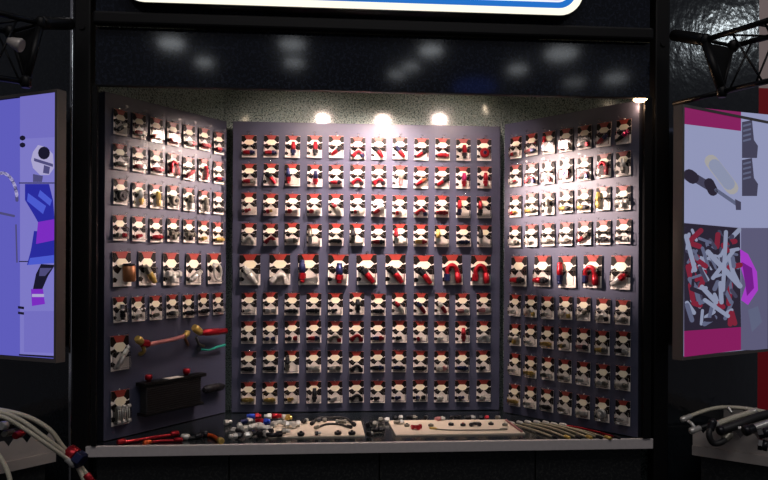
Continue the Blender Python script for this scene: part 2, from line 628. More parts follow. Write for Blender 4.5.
def pack(frame, bname, u, z, code, big, rowword, k, n):
    w, h = {0: (.075, .113), 1: (.104, .156), 2: (.071, .109), 3: (.095, .150)}[big]
    kind, c1 = code[0], code[1]
    c2 = code[2] if len(code) > 2 else c1
    if big not in CARD:
        CARD[big] = (card_mesh(w, h), blister_mesh(w, h))
    key = (kind, c1, c2, big)
    if key not in FIT:
        FIT[key] = fitting(kind, c1, c2, w / .078 * (1.08 if big % 2 else 1.0))
    colw = CN[c1] if c1 == c2 else CN[c1] + ' and ' + CN[c2]
    pos = ('leftmost' if k == 1 else 'rightmost' if k == n else ORD[k] + ' from left')
    if n == 1:
        lab = '%s %s, large pack %s' % (colw, KN[kind], rowword)
    else:
        lab = '%s %s pack, %s, %s row, %s board' % (colw, KN[kind], pos, rowword, bname)
    ju, jz, tilt = random.uniform(-.002, .002), random.uniform(-.003, .003), random.uniform(-1.5, 1.5)
    mt = frame.mtx(u + ju, z + jz - .003, .0075) @ Matrix.Rotation(R_(tilt), 4, 'Z') @ Matrix.Rotation(R_(random.uniform(-2.0, -.4)), 4, 'X')
    t = thing('fitting_pack', lab, 'blister pack', 'carded hose fittings on the boards', mtx=mt)
    link('card', CARD[big][0], t)
    if kind not in 'W':
        link('blister', CARD[big][1], t)
    f = link('fitting', FIT[key][0], t)
    link('end_nut', FIT[key][1], f)
    # the hook it hangs from belongs to the board
    b = boards[bname]
    nhook[bname] = nhook.get(bname, 0) + 1
    if nhook[bname] <= 100:
        hk = link('peg_hook', HOOK, b)
        hk.location = (u + ju, z + jz + h / 2 - .001 - ZB, 0)
    return t


ROWZ = [2.214, 2.068, 1.918, 1.766, 1.588, 1.412, 1.268, 1.116, .962]
ROWN = ['top', 'second', 'third', 'fourth', 'fifth', 'sixth', 'seventh', 'eighth', 'bottom']
C_ROWS = [
    'Hrb Hrb Vrb Vrk Urk Erb Drk Drb Urk Hr Vrk Crb',
    'Hrd Drk Lbr Vbr Hrk Erk Erk Vdp Uro Urk Vmr Vrr',
    'Sr Srg Prs Prs Dsr Srs Urs Srs Erb Hr Lrb Lrk',
    'Es Ers Hsd Lds Hk Lkd Hrk Lrs Hgr Lgs Hb Lks',
    'Ds Es Lbr Vbr Drk Drk Drk Jrb Jrr',
    'Ss Ps Hk Hk Skk Vk Hk Dsr Drb Drs Hps Hps',
    'Pk Pb Pkr Hrb Edr Er Hbr Skk Srs Ss Vrr Es',
    'Hk Hk Lkd Hs Hsd Ekk Hkb Hbk Hk Hsp Hb Skk',
    'Hg Hg Sg Vk Ss Ekk Skk Sb Pbk Ss Sb Ss']
L_ROWS = [
    'Uks Hrd Hrd Hr Hdr Hrr Hrb',
    'Hds Hrs Hr Jrr Urr Vrr Hrb',
    'Ck Vsg Vg Cdk Vds Vdd Hk',
    'Pdr Srr Hrr Tdd Tdk Sg Hg',
    'Wok Dgd Tss Uss Rss',
    'Vk Ssd Sdd Hks Hk Hk Hks']
R_ROWS = [
    'Srd Hrb Lrb Erd Edr Urb Ukm',
    'Sdr Erb Drk Crb Erb Jrd Vsd',
    'Srg Hgd Vds Hgk Hgk Lgg Tss',
    'Hsd Sss Hsd Hsd Urd Hk Hks',
    'Hrk Hrk Lrb Jrb Usr',
    'Sss Esg Sds Esg Usd Esk Hsd',
    'Tsg Sss Hg Sgd Hpk Hgd Hks',
    'Sss Hg Pds Hds Sss Hsd Hsd',
    'Hg Sss Hk Sds Hss Css Sss']
for i, row in enumerate(C_ROWS):
    cs = row.split()
    for k, c in enumerate(cs):
        u = .085 + k * .1098 if len(cs) == 12 else .092 + k * .1481
        pack(FC, 'centre', u, ROWZ[i], c, int(len(cs) == 9), ROWN[i], k + 1, len(cs))
for i, row in enumerate(L_ROWS):
    cs = row.split()
    for k, c in enumerate(cs):
        u = .074 + k * .0985 if len(cs) == 7 else .083 + k * .1395
        pack(FL, 'left', u, ROWZ[i] + (.006 if i == 0 else .001), c, 2 + int(len(cs) == 5), ROWN[i], k + 1, len(cs))
pack(FL, 'left', .074, 1.231, 'Yss', 3, 'below the six rows of the left board', 1, 1)
pack(FL, 'left', .078, .992, 'Xds', 3, 'beside the black cooler on the left board', 1, 1)
for i, row in enumerate(R_ROWS):
    cs = row.split()
    for k, c in enumerate(cs):
        u = .078 + k * .0995 if len(cs) == 7 else .102 + k * .140
        pack(FR, 'right', u, ROWZ[i] - .003, c, 2 + int(len(cs) == 5), ROWN[i], k + 1, len(cs))


# ------------------------------------------------------------------ large items on the left board
def onL(x, y, w=0):
    p = PP(x, y, FL.o + FL.n * w, FL.n)
    return Vector(((p - FL.o).dot(FL.d), p.z - ZB, w))


base = FL.mtx(0, ZB)


def local_thing(name, label, cat, group=None):
    return thing(name, label, cat, group, mtx=base.copy())


# oil cooler
t = local_thing('oil_cooler', 'black finned cooler with two red caps low on the left board', 'cooler')
c0, c1 = onL(141, 384, .03), onL(199, 376, .03)
zl, zh = onL(141, 414, .03).y, onL(145, 385, .03).y
MB().box((c0.x + .01, zl, .012), (c1.x - .01, zh, .055), 'rubber', bev=.004).build('core', t)
m = MB()
for k in range(12):
    yy = zl + .008 + (zh - zl - .016) * k / 11
    m.box((c0.x + .015, yy - .0015, .055), (c1.x - .015, yy + .0015, .058), 'black')
m.build('fins', t)
MB().box((c0.x - .012, zh - .002, .008), (c1.x + .02, zh + .014, .062), 'black', bev=.003).build('top_tank', t)
MB().box((c0.x - .004, zl - .01, .008), (c1.x + .005, zl + .004, .06), 'black', bev=.003).build('bottom_tank', t)
for xx in (onL(148, 378, .03).x, onL(186, 372, .03).x):
    cp = MB()
    cp.lathe((xx, zh + .012, .034), (xx, zh + .045, .034), [(0, .010), (.3, .010), (.32, .017), (.9, .017), (1, .012)], 'red', 14)
    tag(cp.build('cap', t), 'red anodised port cap')
lx = (c0.x + c1.x) / 2
tag(MB().box((lx - .045, zh + .0135, .02), (lx + .045, zh + .0155, .062), 'card').build('label', t), 'white paper label')


# formed metal hose with gold/red ends
def seg_hose(name, label, pts, w, mids, r=.011):
    t = local_thing(name, label, 'hose assembly')
    P = [onL(x, y, w) for x, y in pts]
    MB().tube(P, r, mids[0], 10).build('pipe', t)
    return t, P


t, P = seg_hose('formed_pipe', 'copper coloured pipe with gold and red elbow ends on the left board', [(147, 345), (160, 342), (174, 339), (184, 336)], .05, ('pink',), .010)
m = MB()
hexnut(m, onL(149, 344, .05), onL(141, 343, .05), .017, 'red')
m.build('swivel_nut', t)
m = MB()
m.lathe(onL(142, 343, .05), onL(137, 338, .055), [(0, .014), (.6, .018), (1, .013)], 'gold', 14)
m.tube([onL(143, 346, .05), onL(144, 351, .04), onL(141, 354, .02), onL(140, 354, .001)], .009, 'gold', 8)
tag(m.build('elbow', t), 'gold elbow at left end')
m = MB()
m.tube([onL(184, 336, .05), onL(187, 334, .048), onL(187.5, 331, .045)], .013, 'gold', 10)
m.tube([onL(185, 338, .05), onL(187, 343, .03), onL(188, 345, .001)], .007, 'brown', 8)
tag(m.build('elbow', t), 'gold and copper elbow at right end')
t = local_thing('hose_end_fitting', 'large red and gold hose end at upper right of the formed pipe', 'fitting')
m = MB()
m.lathe(onL(199, 333, .05), onL(226, 331, .05), [(0, .013), (.2, .013), (.22, .017), (.7, .017), (.75, .014), (1, .014)], 'red', 14)
m.build('body', t)
m = MB()
m.lathe(onL(194, 327, .05), onL(201, 333, .05), [(0, .015), (.3, .019), (.8, .018), (1, .013)], 'gold', 14)
tag(m.build('collar', t), 'gold flared collar')
m = MB()
m.tube([onL(196, 337, .04), onL(199, 344, .02), onL(204, 346, .001)], .006, 'grey', 8)
m.build('clip', t)
t = local_thing('bent_wrench', 'teal green angled wrench below the red and gold hose end', 'wrench')
MB().tube([onL(199, 349, .02), onL(209, 350, .025), onL(217, 347, .028), onL(225, 345, .028)], lambda q: .005 if q < .5 else .0065, 'teal', 8).build('shaft', t)
MB().lathe(onL(199, 349, .008), onL(199, 349, .03), [(0, .012), (1, .012)], 'blackm', 6).build('jaw', t)
t = local_thing('inline_filter', 'black cylindrical filter to the right of the cooler on the left board', 'filter')
a, b = onL(203, 390, .03), onL(224, 386, .03)
MB().lathe(a, b, [(0, .008), (.12, .009), (.14, .019), (.45, .021), (.5, .018), (.55, .021), (.86, .019), (.88, .010), (1, .009)], 'blackm', 16).build('body', t)
m = MB()
hexnut(m, a.lerp(b, .02), a.lerp(b, .12), .013, 'blackm')
hexnut(m, a.lerp(b, .89), a.lerp(b, .99), .013, 'blackm')
m.rod(a.lerp(b, .5), a.lerp(b, .5) - Vector((0, 0, .03)), .005, 'blackm')
m.build('end_nuts', t)

# ------------------------------------------------------------------ loose goods on the worktop
TZ = ZT


def sheet(name, label, quad, m='paper', th=.006):
    pts = [PZ(x, y, TZ + th) for x, y in quad]
    o = MB().prism([(p.x, p.y, TZ + .0005) for p in pts], (0, 0, th), m).build(name)
    return tag(o, label, 'display mat')


sheet('display_mat', 'white mat on the worktop under black hose ends, left of centre', [(268, 437), (365, 435.5), (361, 421), (278, 421.5)])
sheet('display_mat', 'white mat on the worktop under black rings and a red cross, right of centre', [(396, 435), (525, 433), (506, 419.5), (388, 420.5)])


def loose(x, y, kind, c1, c2, ang, lab, sc=1.0, h=.0, grp=None, name='hose_fitting', cat='fitting'):
    p = PZ(x, y, TZ + .012 + h)
    key = (kind, c1, c2, sc)
    if key not in FIT:
        FIT[key] = fitting(kind, c1, c2, sc)
    dz = {'S': -.0002, 'P': .0003}.get(kind, .001)
    cen = {'H': (0, -.034), 'S': (-.006, -.034), 'P': (0, -.034), 'D': (0, -.02), 'U': (0, -.024), 'V': (.004, -.012), 'E': (0, -.034), 'T': (0, -.026),
           'C': (0, -.018), 'R': (.004, -.012), 'J': (0, -.02), 'L': (-.022, -.006), 'Y': (0, -.013)}[kind]
    base_off = {'C': -.002}.get(kind, .0)
    low = {'C': .002, 'R': .0078, 'E': .0005, 'J': .0}.get(kind, .000) * sc
    mt = Matrix.Translation((p.x, p.y, TZ + .0008 + h - low)) @ Matrix.Rotation(R_(ang), 4, 'Z') @ Matrix.Translation((-cen[0] * sc, -cen[1] * sc, .0012 * sc))
    t = thing(name, lab, cat, grp, mtx=mt)
    a = link('body', FIT[key][0], t)
    link('end_nut', FIT[key][1], t)
    return t


GP = 'loose fittings heaped on the left of the worktop'
heap = [(228, 423, 'S', 's', 's', 20, 'small silver nut, leftmost of the heap on the worktop'),
        (236, 431, 'S', 's', 'k', -30, 'small silver and black nut at the front left of the heap'),
        (243, 436, 'P', 'k', 's', 15, 'black and silver nut pair at the front edge of the heap'),
        (246, 422, 'H', 'b', 's', 40, 'blue and silver straight fitting at the left of the heap'),
        (247, 429, 'E', 's', 's', 70, 'silver elbow at the left of the heap under a blue fitting'),
        (254, 417, 'H', 'B', 'r', 10, 'bright blue and red fitting at the back left of the heap'),
        (258, 434, 'T', 'k', 'k', 30, 'black tee at the front of the heap'),
        (263, 422, 'H', 'r', 'B', -15, 'red and bright blue fitting lying across the heap top'),
        (265, 429, 'H', 's', 's', -8, 'long silver fitting in the middle of the heap'),
        (273, 417, 'D', 'r', 's', 60, 'red and silver slanted fitting at the back of the heap'),
        (273, 435, 'E', 'k', 's', 180, 'black and silver elbow at the front of the heap on the mat corner'),
        (279, 424, 'E', 's', 's', 20, 'silver elbow at the right of the heap'),
        (285, 418, 'H', 's', 'g', -20, 'silver and gold fitting at the back right of the heap'),
        (286, 432, 'S', 'd', 's', 0, 'dark grey and silver nut right of the heap on the mat'),
        (293, 425, 'T', 's', 's', 15, 'silver tee at the right end of the heap')]
heap += [(250, 435, 'S', 's', 's', 60, 'small silver nut between the black pair and the black tee'),
         (240, 427, 'P', 's', 's', 100, 'silver nut pair turned end on at the left of the heap'),
         (268, 433, 'P', 's', 'k', 60, 'silver and black nut pair at the front right of the heap'),
         (256, 427, 'V', 's', 's', 130, 'silver fitting lying askew in the middle of the heap'),
         (233, 437, 'S', 's', 's', 190, 'small silver nut nearest the counter edge left of the heap')]
for x, y, k, a, b, an, lab in heap:
    hh = {'r': .016, 'B': .016}.get(a, 0)
    loose(x, y, k, a, b, an, lab, 1.15, hh + (.008 if x > 268 else 0), GP)
GP = 'black fittings on the left white mat'
for x, y, k, a, b, an, lab in [
    (301, 433, 'C', 'k', 'k', 0, 'round black cap left of the hose ends on the left mat'),
    (305, 421, 'H', 'k', 's', 60, 'black and silver fitting at the back of the left mat'),
    (318, 433, 'S', 'k', 's', 0, 'small black nut at the front of the left mat'),
    (338, 432, 'C', 'k', 'd', 0, 'round black cap at the front right of the left mat'),
    (352, 432, 'C', 'k', 'k', 10, 'round black cap at the right end of the left mat'),
    (341, 421, 'T', 'd', 'k', 180, 'dark grey tee at the back right of the left mat'),
    (322, 420, 'P', 'k', 'd', 5, 'black and grey nut pair at the back of the left mat')]:
    loose(x, y, k, a, b, an, lab, .85 if k != 'C' else .62, .0065, GP)


def wire(name, label, cat, pts, r, m, ends=None, grp=None, seg=8):
    """pts in pixels + height above worktop"""
    P = [PZ(x, y, TZ + h + r) for x, y, h in pts]
    o = P[0].copy()
    t = thing(name, label, cat, grp, loc=(o.x, o.y, TZ))
    o.z = TZ
    Q = [p - o for p in P]
    MB().tube(Q, r, m, seg).build('line', t)
    if ends:
        for (A1, A2), em in zip(((Q[0], Q[1]), (Q[-1], Q[-2])), ends):
            if em:
                d = (A2 - A1).normalized()
                mm = MB()
                rr = min(r * 1.7, .014)
                lift = Vector((0, 0, max(0, rr - r) * .9))
                mm.lathe(A1 - d * .012 + lift, A1 + d * .025 + lift, [(0, rr * .75), (.15, rr), (.8, rr), (1, r * 1.05)], em, 8)
                mm.build('end_fitting', t)
    return t


wire('black_hose', 'black curved hose lying across the back of the left mat', 'hose', [(312, 424, .007), (318, 418.5, .012), (332, 417.5, .014), (346, 418.5, .012), (354, 425, .007)], .006, 'rubber', ('blackm', 'blackm'))
wire('black_hose', 'short black hose in front of the curved one on the left mat', 'hose', [(316, 428, .007), (327, 424, .007), (340, 424.5, .007), (350, 427.5, .007)], .005, 'rubber', ('grey', 'blackm'))
GP = 'dark fittings between the two mats'
for x, y, k, a, b, an, lab in [(371, 424, 'E', 'k', 's', 40, 'black and silver elbow between the two white mats, at the back'),
                               (378, 430, 'H', 'k', 'k', 10, 'black straight fitting between the two white mats'),
                               (370, 434, 'S', 'k', 's', 30, 'small black nut between the two white mats, at the front'),
                               (384, 420, 'P', 'd', 's', -10, 'grey nut pair beside the back corner of the right mat')]:
    loose(x, y, k, a, b, an, lab, 1.0, 0, GP)
GP = 'rings and fittings on the right white mat'
for x, y, k, a, b, an, lab in [(399, 422, 'H', 'd', 's', 10, 'grey and silver fitting at the left of the right mat'),
                               (407, 424, 'C', 'd', 'k', 0, 'grey round nut at the left of the right mat'),
                               (417, 427, 'T', 'r', 'r', 20, 'red cross shaped fitting on the right mat'),
                               (431, 424, 'C', 'd', 's', 0, 'grey and silver ring nut right of the red cross'),
                               (451, 423, 'C', 'k', 's', 0, 'black ring nut with silver centre, first of the pair mid mat'),
                               (463, 423.5, 'C', 'k', 'r', 0, 'black ring nut with red centre on the right mat'),
                               (475, 424, 'E', 'k', 'k', 10, 'black elbow right of the ring nuts'),
                               (491, 422.5, 'C', 'k', 'd', 0, 'black ring nut towards the right end of the mat'),
                               (505, 423.5, 'C', 'd', 's', 0, 'grey ring nut with silver centre at the mat end'),
                               (440, 418.5, 'H', 'p', 's', 10, 'pale pink fitting at the back edge of the right mat')]:
    loose(x, y, k, a, b, an, lab, .5 if k == 'C' else .85, .0065, GP)
wire('steel_rod', 'thin dark rod lying along the front of the right mat', 'rod', [(432, 428.5, .007), (450, 430, .007), (480, 430, .007), (505, 429.5, .007)], .003, 'grey', ('gold', 'grey'))
wire('white_strip', 'pale pink slanting strip at the right end of the right mat', 'strip', [(506, 420, .007), (513, 425, .007), (522, 431.5, .007)], .005, 'pink')

GP = 'dark fittings along the foot of the centre board'
for x, k, a, b, an, lab in [(398, 'P', 'k', 's', 10, 'behind the left corner of the right mat'), (412, 'H', 'k', 'd', -10, 'behind the right mat, above the grey round nut'),
                            (426, 'S', 'k', 's', 50, 'behind the right mat, just right of the red cross'), (455, 'E', 'k', 'k', 20, 'behind the right mat, above the pair of rings'),
                            (470, 'H', 'k', 's', 8, 'behind the right mat, left of its black elbow'), (484, 'P', 'k', 'r', -5, 'behind the right mat near its right end'),
                            (498, 'S', 'd', 's', 30, 'behind the right mat at its right corner')]:
    loose(x, 417.5, k, a, b, an, '%s %s %s' % (CN[a] + ('' if a == b else ' and ' + CN[b]), KN[k], lab), .9, 0, GP)

# red pieces at the left
wire('red_tube', 'long red anodised tube at the left end of the worktop', 'tube', [(120, 443, 0), (138, 440, 0), (157, 437, .0), (176, 434.5, .0)], .0075, 'red', ('red', 'red'))
wire('red_tube', 'thin red tube lying in front of the longer red one', 'tube', [(146, 443.5, 0), (160, 441, 0), (180, 440.5, 0)], .006, 'red', ('orange', 'red'))
wire('black_hose', 'short dark hose between the red tubes and the orange fitting', 'hose', [(184, 438, 0), (192, 438, .0), (200, 437, 0)], .008, 'rubber', ('silver', 'blackm'))
wire('orange_elbow', 'bent orange red fitting near the front edge left of the heap', 'fitting', [(203, 435, 0), (211, 435.5, 0), (216, 438, 0), (221, 442, 0)], .009, 'orange', ('blackm', 'gold'))

# fan of braided hoses
GP = 'braided steel hoses fanned out at the right of the worktop'
fan = [((511, 423.5), (534, 430), (556, 438), 'leftmost braided hose of the fan beside the white mat'),
       ((519, 423), (544, 429), (568, 438), 'second braided hose from the left of the fan'),
       ((527, 422.5), (554, 428.5), (579, 438), 'third braided hose from the left of the fan'),
       ((536, 422.5), (562, 428), (590, 438), 'fourth braided hose from the left of the fan'),
       ((545, 423), (571, 428.5), (600, 438), 'fifth braided hose from the left of the fan'),
       ((553, 424.5), (580, 430), (609, 438.5), 'rightmost braided hose of the fan by the red line')]
for k, (a, b, c, lab) in enumerate(fan):
    wire('braided_hose', lab, 'hose', [(*a, 0), (*b, .003), (*c, 0)], .0050, 'dark_braid', ('silver', ('blackm', 'gold')[k % 2]), GP)
wire('red_hose', 'thin dark red line along the foot of the right board', 'hose', [(562, 425, 0), (580, 427.8, 0), (600, 432.5, 0), (618, 438, 0)], .0045, 'red', ('silver', 'blackm'))


# ------------------------------------------------------------------ spotlights in the alcove
def spot(x, y, z, aim, power, lab, size=40, blend=.8):
    loc, aim = Vector((x, y, z)), Vector(aim)
    d = (aim - loc).normalized()
    q = d.to_track_quat('Z', 'Y').to_matrix().to_4x4()
    t = thing('spotlight', lab, 'lamp', 'spotlights under the alcove ceiling', mtx=Matrix.Translation(loc) @ q)
    MB().lathe((0, 0, -.07), (0, 0, 0), [(0, .016), (.1, .022), (.6, .026), (1, .032)], 'black', 18).build('housing', t)
    tag(MB().lathe((0, 0, .0005), (0, 0, .003), [(0, .027), (1, .026)], 'lens', 18).build('lens', t), 'glowing warm lens')
    up = q.inverted().to_3x3() @ Vector((0, 0, 1))
    s0 = Vector((0, 0, -.05))
    L = (2.78 - (Matrix.Translation(loc) @ q @ s0).z) - .002
    MB().rod(s0, s0 + up * L, .006, 'black').build('stem', t)
    l = light('spot_beam', 'SPOT', loc + d * .006, aim, power, (1, .75, .66), spot_size=R_(size), spot_blend=blend, shadow_soft_size=.022)
    l.matrix_world = l.matrix_basis
    l.parent = t
    l.matrix_parent_inverse = (Matrix.Translation(loc) @ q).inverted()
    return t


for px, pw, lab, ax, az, sz in ((323, 55, 'left one of the three spotlights over the centre board', -.10, 1.75, 125),
                        (383, 185, 'middle one of the three spotlights over the centre board', .25, 1.90, 90),
                        (440, 50, 'right one of the three spotlights over the centre board', .56, 1.75, 125)):
    p = PY(px, 118, 4.4)
    spot(p.x, 3.2, p.z, (ax, 3.7, az), pw, lab, sz, 1)
spot(-.50, 3.27, 2.47, (1.135, 3.345, 1.83), 700, 'spotlight at the left aimed across at the right board', 27, 1)
spot(.90, 3.50, 2.51, (-.665, 3.51, 1.89), 330, 'spotlight at the right aimed across at the left board', 31, 1)
# small bulb at the outer top corner of the right board
bp = PY(641.5, 99.5, 3.04)
t = thing('clip_lamp', 'small glowing bulb at the outer top corner of the right board', 'lamp', loc=bp)
MB().lathe((.024, 0, .004), (.040, 0, .008), [(0, .010), (1, .012)], 'black', 12).build('socket', t)
tag(MB().lathe((-.036, 0, -.004), (.026, 0, .004), [(0, .003), (.15, .009), (.5, .014), (.85, .013), (1, .008)], 'bulb', 14).build('bulb', t), 'glowing warm bulb')
light('bulb_glow', 'POINT', bp + Vector((-.01, -.0, -.03)), (0, 0, 0), .8, (1, .6, .35), shadow_soft_size=.012)


# ------------------------------------------------------------------ monitors
def monitor(corner_px, ytop, Y, sgn, W_, label):
    c = PY(corner_px, ytop, Y)
    H_ = 1.055
    d = Vector((sgn * math.cos(WA), math.sin(WA), 0))       # away from the near edge
    n = Vector((sgn * math.sin(WA), -math.cos(WA), 0))
    t = thing('wall_monitor', label, 'monitor', 'portrait monitors beside the boards', loc=(c.x, c.y, c.z - H_))
    T = Vector((0, 0, 1))

    def q(u, z, w):
        return d * u + T * z + n * w
    m = MB()
    m.prism([q(0, 0, -.04), q(W_, 0, -.04), q(W_, H_, -.04), q(0, H_, -.04)], n * .038, 'bezel')
    m.build('casing', t)
    m = MB()
    e = .012
    for a, b, cc, dd in ((0, 0, W_, e), (0, H_ - e, W_, H_), (0, e, e, H_ - e), (W_ - e, e, W_, H_ - e)):
        m.prism([q(a, b, -.002), q(cc, b, -.002), q(cc, dd, -.002), q(a, dd, -.002)], n * .006, 'bezel')
    m.build('bezel', t)
    br = MB()
    br.prism([q(W_ / 2 - .06, H_ / 2 - .1, -.04), q(W_ / 2 + .06, H_ / 2 - .1, -.04), q(W_ / 2 + .06, H_ / 2 + .1, -.04), q(W_ / 2 - .06, H_ / 2 + .1, -.04)], n * -.10, 'black')
    br.build('mount', t)
    cw = c.copy()
    cw.z -= H_

    def onS(x, y, k=0):
        return PP(x, y, cw + n * (.0006 + k * .0003), n) - cw
    return t, onS, q, W_, H_, n


t, onS, q, W_, H_, n = monitor(58, 89, 2.86, -1, .62, 'portrait screen at the left showing blue fittings on a violet ground')
m = MB()
E = .016
m.prism([q(E, E, -.001), q(W_ - E, E, -.001), q(W_ - E, H_ - E, -.001), q(E, H_ - E, -.001)], n * .0015, emi('scr_violet', (92, 90, 186)))


def sp(pts, c, k, ms=m):
    P = [onS(x, y, k) for x, y in pts]
    ms.prism(P, n * .0001, c)


c_lt, c_lt2, c_bk = emi('scr_pale_violet', (122, 118, 196)), emi('scr_pale_violet_box', (112, 107, 190)), emi('scr_black', (18, 16, 40))
c_bl, c_bl2, c_gr, c_wh, c_pu = emi('scr_blue', (36, 38, 155)), emi('scr_blue_light', (72, 88, 205)), emi('scr_grey', (75, 72, 120)), emi('scr_white', (168, 162, 205)), emi('scr_purple', (120, 40, 190))
sp([(20, 96), (55, 91.5), (55, 356), (20, 354.5)], c_lt, 1)
sp([(20, 96), (55, 91.5), (55, 137), (20, 139)], c_lt2, 2)
sp([(24, 311), (55, 311), (55, 353), (24, 352)], c_lt2, 2)
for y in (182.5, 261):
    sp([(19, y), (55, y), (55, y + 1), (19, y + 1)], c_bk, 3)
sp([(19, 354), (55, 356), (55, 358), (19, 355.5)], c_bk, 3)
for y in (138, 145):
    sp([(22.5 + 3 * math.cos(a), y + 2.6 * math.sin(a)) for a in [k * math.pi / 4 for k in range(8)]], c_bk, 4)
for y in (306, 311.5):
    sp([(18, y), (24, y + .8), (24, y + 3.3), (18, y + 2.5)], c_bk, 4)


def capsule(x0, y0, x1, y1, r, c, k, ms=m):
    a = math.atan2(y1 - y0, x1 - x0)
    P = [(x0 + r * math.cos(a + math.pi / 2 + j * math.pi / 5), y0 + r * math.sin(a + math.pi / 2 + j * math.pi / 5)) for j in range(6)]
    P += [(x1 + r * math.cos(a - math.pi / 2 + j * math.pi / 5), y1 + r * math.sin(a - math.pi / 2 + j * math.pi / 5)) for j in range(6)]
    sp(P, c, k, ms)


# fitting picture
sp([(33, 152), (38, 145), (46, 147), (53, 154), (54, 168), (49, 175), (40, 175), (33, 168), (31, 160)], c_wh, 4)
sp([(44 + 6 * math.cos(a), 153 + 6.5 * math.sin(a)) for a in [k * math.pi / 6 for k in range(12)]], c_bk, 5)
sp([(34, 158), (53, 164), (53, 167), (34, 161)], c_gr, 5)
sp([(44, 165), (50, 167), (49, 174), (43, 173)], c_gr, 6)
sp([(33, 174), (43, 176), (42, 182), (33, 182)], c_gr, 5)
sp([(25, 184), (49, 184), (53, 200), (55, 225), (48, 240), (34, 215), (25, 200)], c_bl, 4)
sp([(28, 193), (46, 206), (43, 214), (27, 201)], c_bl2, 5)
sp([(40, 190), (52, 200), (50, 206), (38, 196)], c_bl2, 5)
sp([(34, 231), (55, 232), (54, 262), (27, 265), (31, 250)], c_bl, 4)
sp([(30, 258), (54, 255), (54, 263), (28, 265)], c_bl2, 5)
sp([(38, 222), (55, 219), (55, 240), (36, 244)], c_pu, 5)
sp([(41, 264), (55, 265), (48, 276), (42, 290), (33, 289), (36, 274)], c_bk, 4)
sp([(40, 268), (52, 268), (45, 276), (39, 276)], c_gr, 5)
sp([(31, 289), (43, 289), (45, 304), (32, 306)], c_pu, 5)
sp([(32, 294), (44, 294), (44, 297), (32, 297)], c_wh, 6)
# big ring outline at left of the picture column
prev = None
for j in range(14):
    a = -2.2 + j * .17
    p = (2 + 15 * math.cos(a), 200 + 27 * math.sin(a))
    if prev:
        capsule(*prev, *p, 1.6, c_gr if j % 2 else c_wh, 4)
    prev = p
capsule(0, 213, 14, 216, 1.2, c_gr, 5)
capsule(16, 225, 17, 262, .8, c_gr, 5)
tag(m.build('screen', t), 'lit violet screen with blue hose fittings')

t, onS, q, W_, H_, n = monitor(682, 104, 2.86, 1, .65, 'portrait screen at the right showing silver and black fittings with magenta bands')
m = MB()
m.prism([q(E, E, -.001), q(W_ - E, E, -.001), q(W_ - E, H_ - E, -.001), q(E, H_ - E, -.001)], n * .0015, emi('scr_pale', (140, 143, 178)))
c_mag, c_pg, c_pg2, c_dk = emi('scr_magenta', (128, 20, 88)), emi('scr_pale_grey', (142, 147, 182)), emi('scr_grey_lilac', (88, 86, 115)), emi('scr_dark', (36, 30, 46))
c_s, c_s2, c_rd, c_cr, c_dv, c_lp = emi('scr_silver', (135, 142, 168)), emi('scr_silver_dark', (90, 95, 122)), emi('scr_red', (120, 28, 50)), emi('scr_cream', (160, 157, 156)), emi('scr_slate', (62, 60, 82)), emi('scr_lilac', (160, 55, 190))


def sr(pts, c, k):
    sp(pts, c, k, m)


sr([(684, 106), (741, 112), (741, 131), (684, 124)], c_mag, 1)
sr([(741, 112), (772, 115), (772, 228), (741, 227)], c_pg, 1)
sr([(684, 124), (741, 131), (741, 227), (684, 222)], c_pg, 2)
sr([(741, 228), (772, 228), (772, 350), (741, 350)], c_pg2, 1)
sr([(684, 223), (740, 228), (741, 327), (684, 331)], c_dk, 2)
sr([(684, 331), (741, 327), (741, 350), (684, 357)], c_mag, 2)
capsule(711, 161, 732, 188, 6.5, c_cr, 3, m)
capsule(714.5, 165, 729, 184, 6.0, c_s, 4, m)
capsule(692, 176, 712, 188, 4.2, c_dv, 4, m)
capsule(689, 175, 693, 178, 6, c_dk, 5, m)
capsule(709, 183, 713, 191, 5, c_dk, 5, m)
capsule(716, 190, 738, 205, 1.8, c_s2, 5, m)
sr([(735, 199), (741, 202), (741, 210), (736, 210)], c_dv, 6)
for yy in (120, 158):
    sr([(742, yy + 2), (752, yy), (754, yy + 20), (758, yy + 26), (757, yy + 38), (742, yy + 38)], c_dv, 3)
    for j in range(4):
        sr([(743, yy + 5 + j * 5), (751, yy + 3 + j * 5), (751, yy + 5 + j * 5), (743, yy + 7 + j * 5)], c_s2, 4)
rr = random.Random(5)
for j in range(95):
    x, y = rr.uniform(688, 736), rr.uniform(232, 322)
    a, L_ = rr.uniform(0, math.pi), rr.uniform(4, 10)
    dx, dy = L_ * math.cos(a) * .6, L_ * math.sin(a)
    c = rr.choice([c_s, c_s, c_s2, c_s2, c_rd, c_dv, c_dk])
    x0, x1, y0, y1 = max(687, x - dx), min(738, x + dx), max(227, min(324, y - dy)), max(227, min(324, y + dy))
    y0, y1 = max(230, y0), max(230, y1)
    capsule(x0, y0, x1, y1, rr.uniform(1.3, 2.4) if c is not c_rd else 2.6, c, 3 + j * .06, m)
for x0, y0, x1, y1, r in ((686, 236, 695, 270, 2.2), (708, 252, 740, 286, 2.6), (726, 232, 723, 290, 2), (705, 300, 728, 316, 2), (702, 287, 716, 302, 2.4), (713, 278, 734, 250, 2)):
    capsule(x0, y0, x1, y1, r, c_s, 9, m)
sr([(740, 249), (748, 254), (757, 272), (758, 290), (748, 305), (741, 300), (746, 285), (741, 268)], c_lp, 3)
sr([(742, 262), (752, 268), (754, 288), (747, 296)], emi('scr_deep_purple', (110, 20, 130)), 4)
sr([(748, 310), (758, 306), (762, 322), (752, 332)], c_s2, 2)
tag(m.build('screen', t), 'lit screen with fittings and magenta bands')


# ------------------------------------------------------------------ trusses on the wings
def bar(m, a, b, r, mt='black', seg=8):
    m.rod(a, b, r, mt, seg)


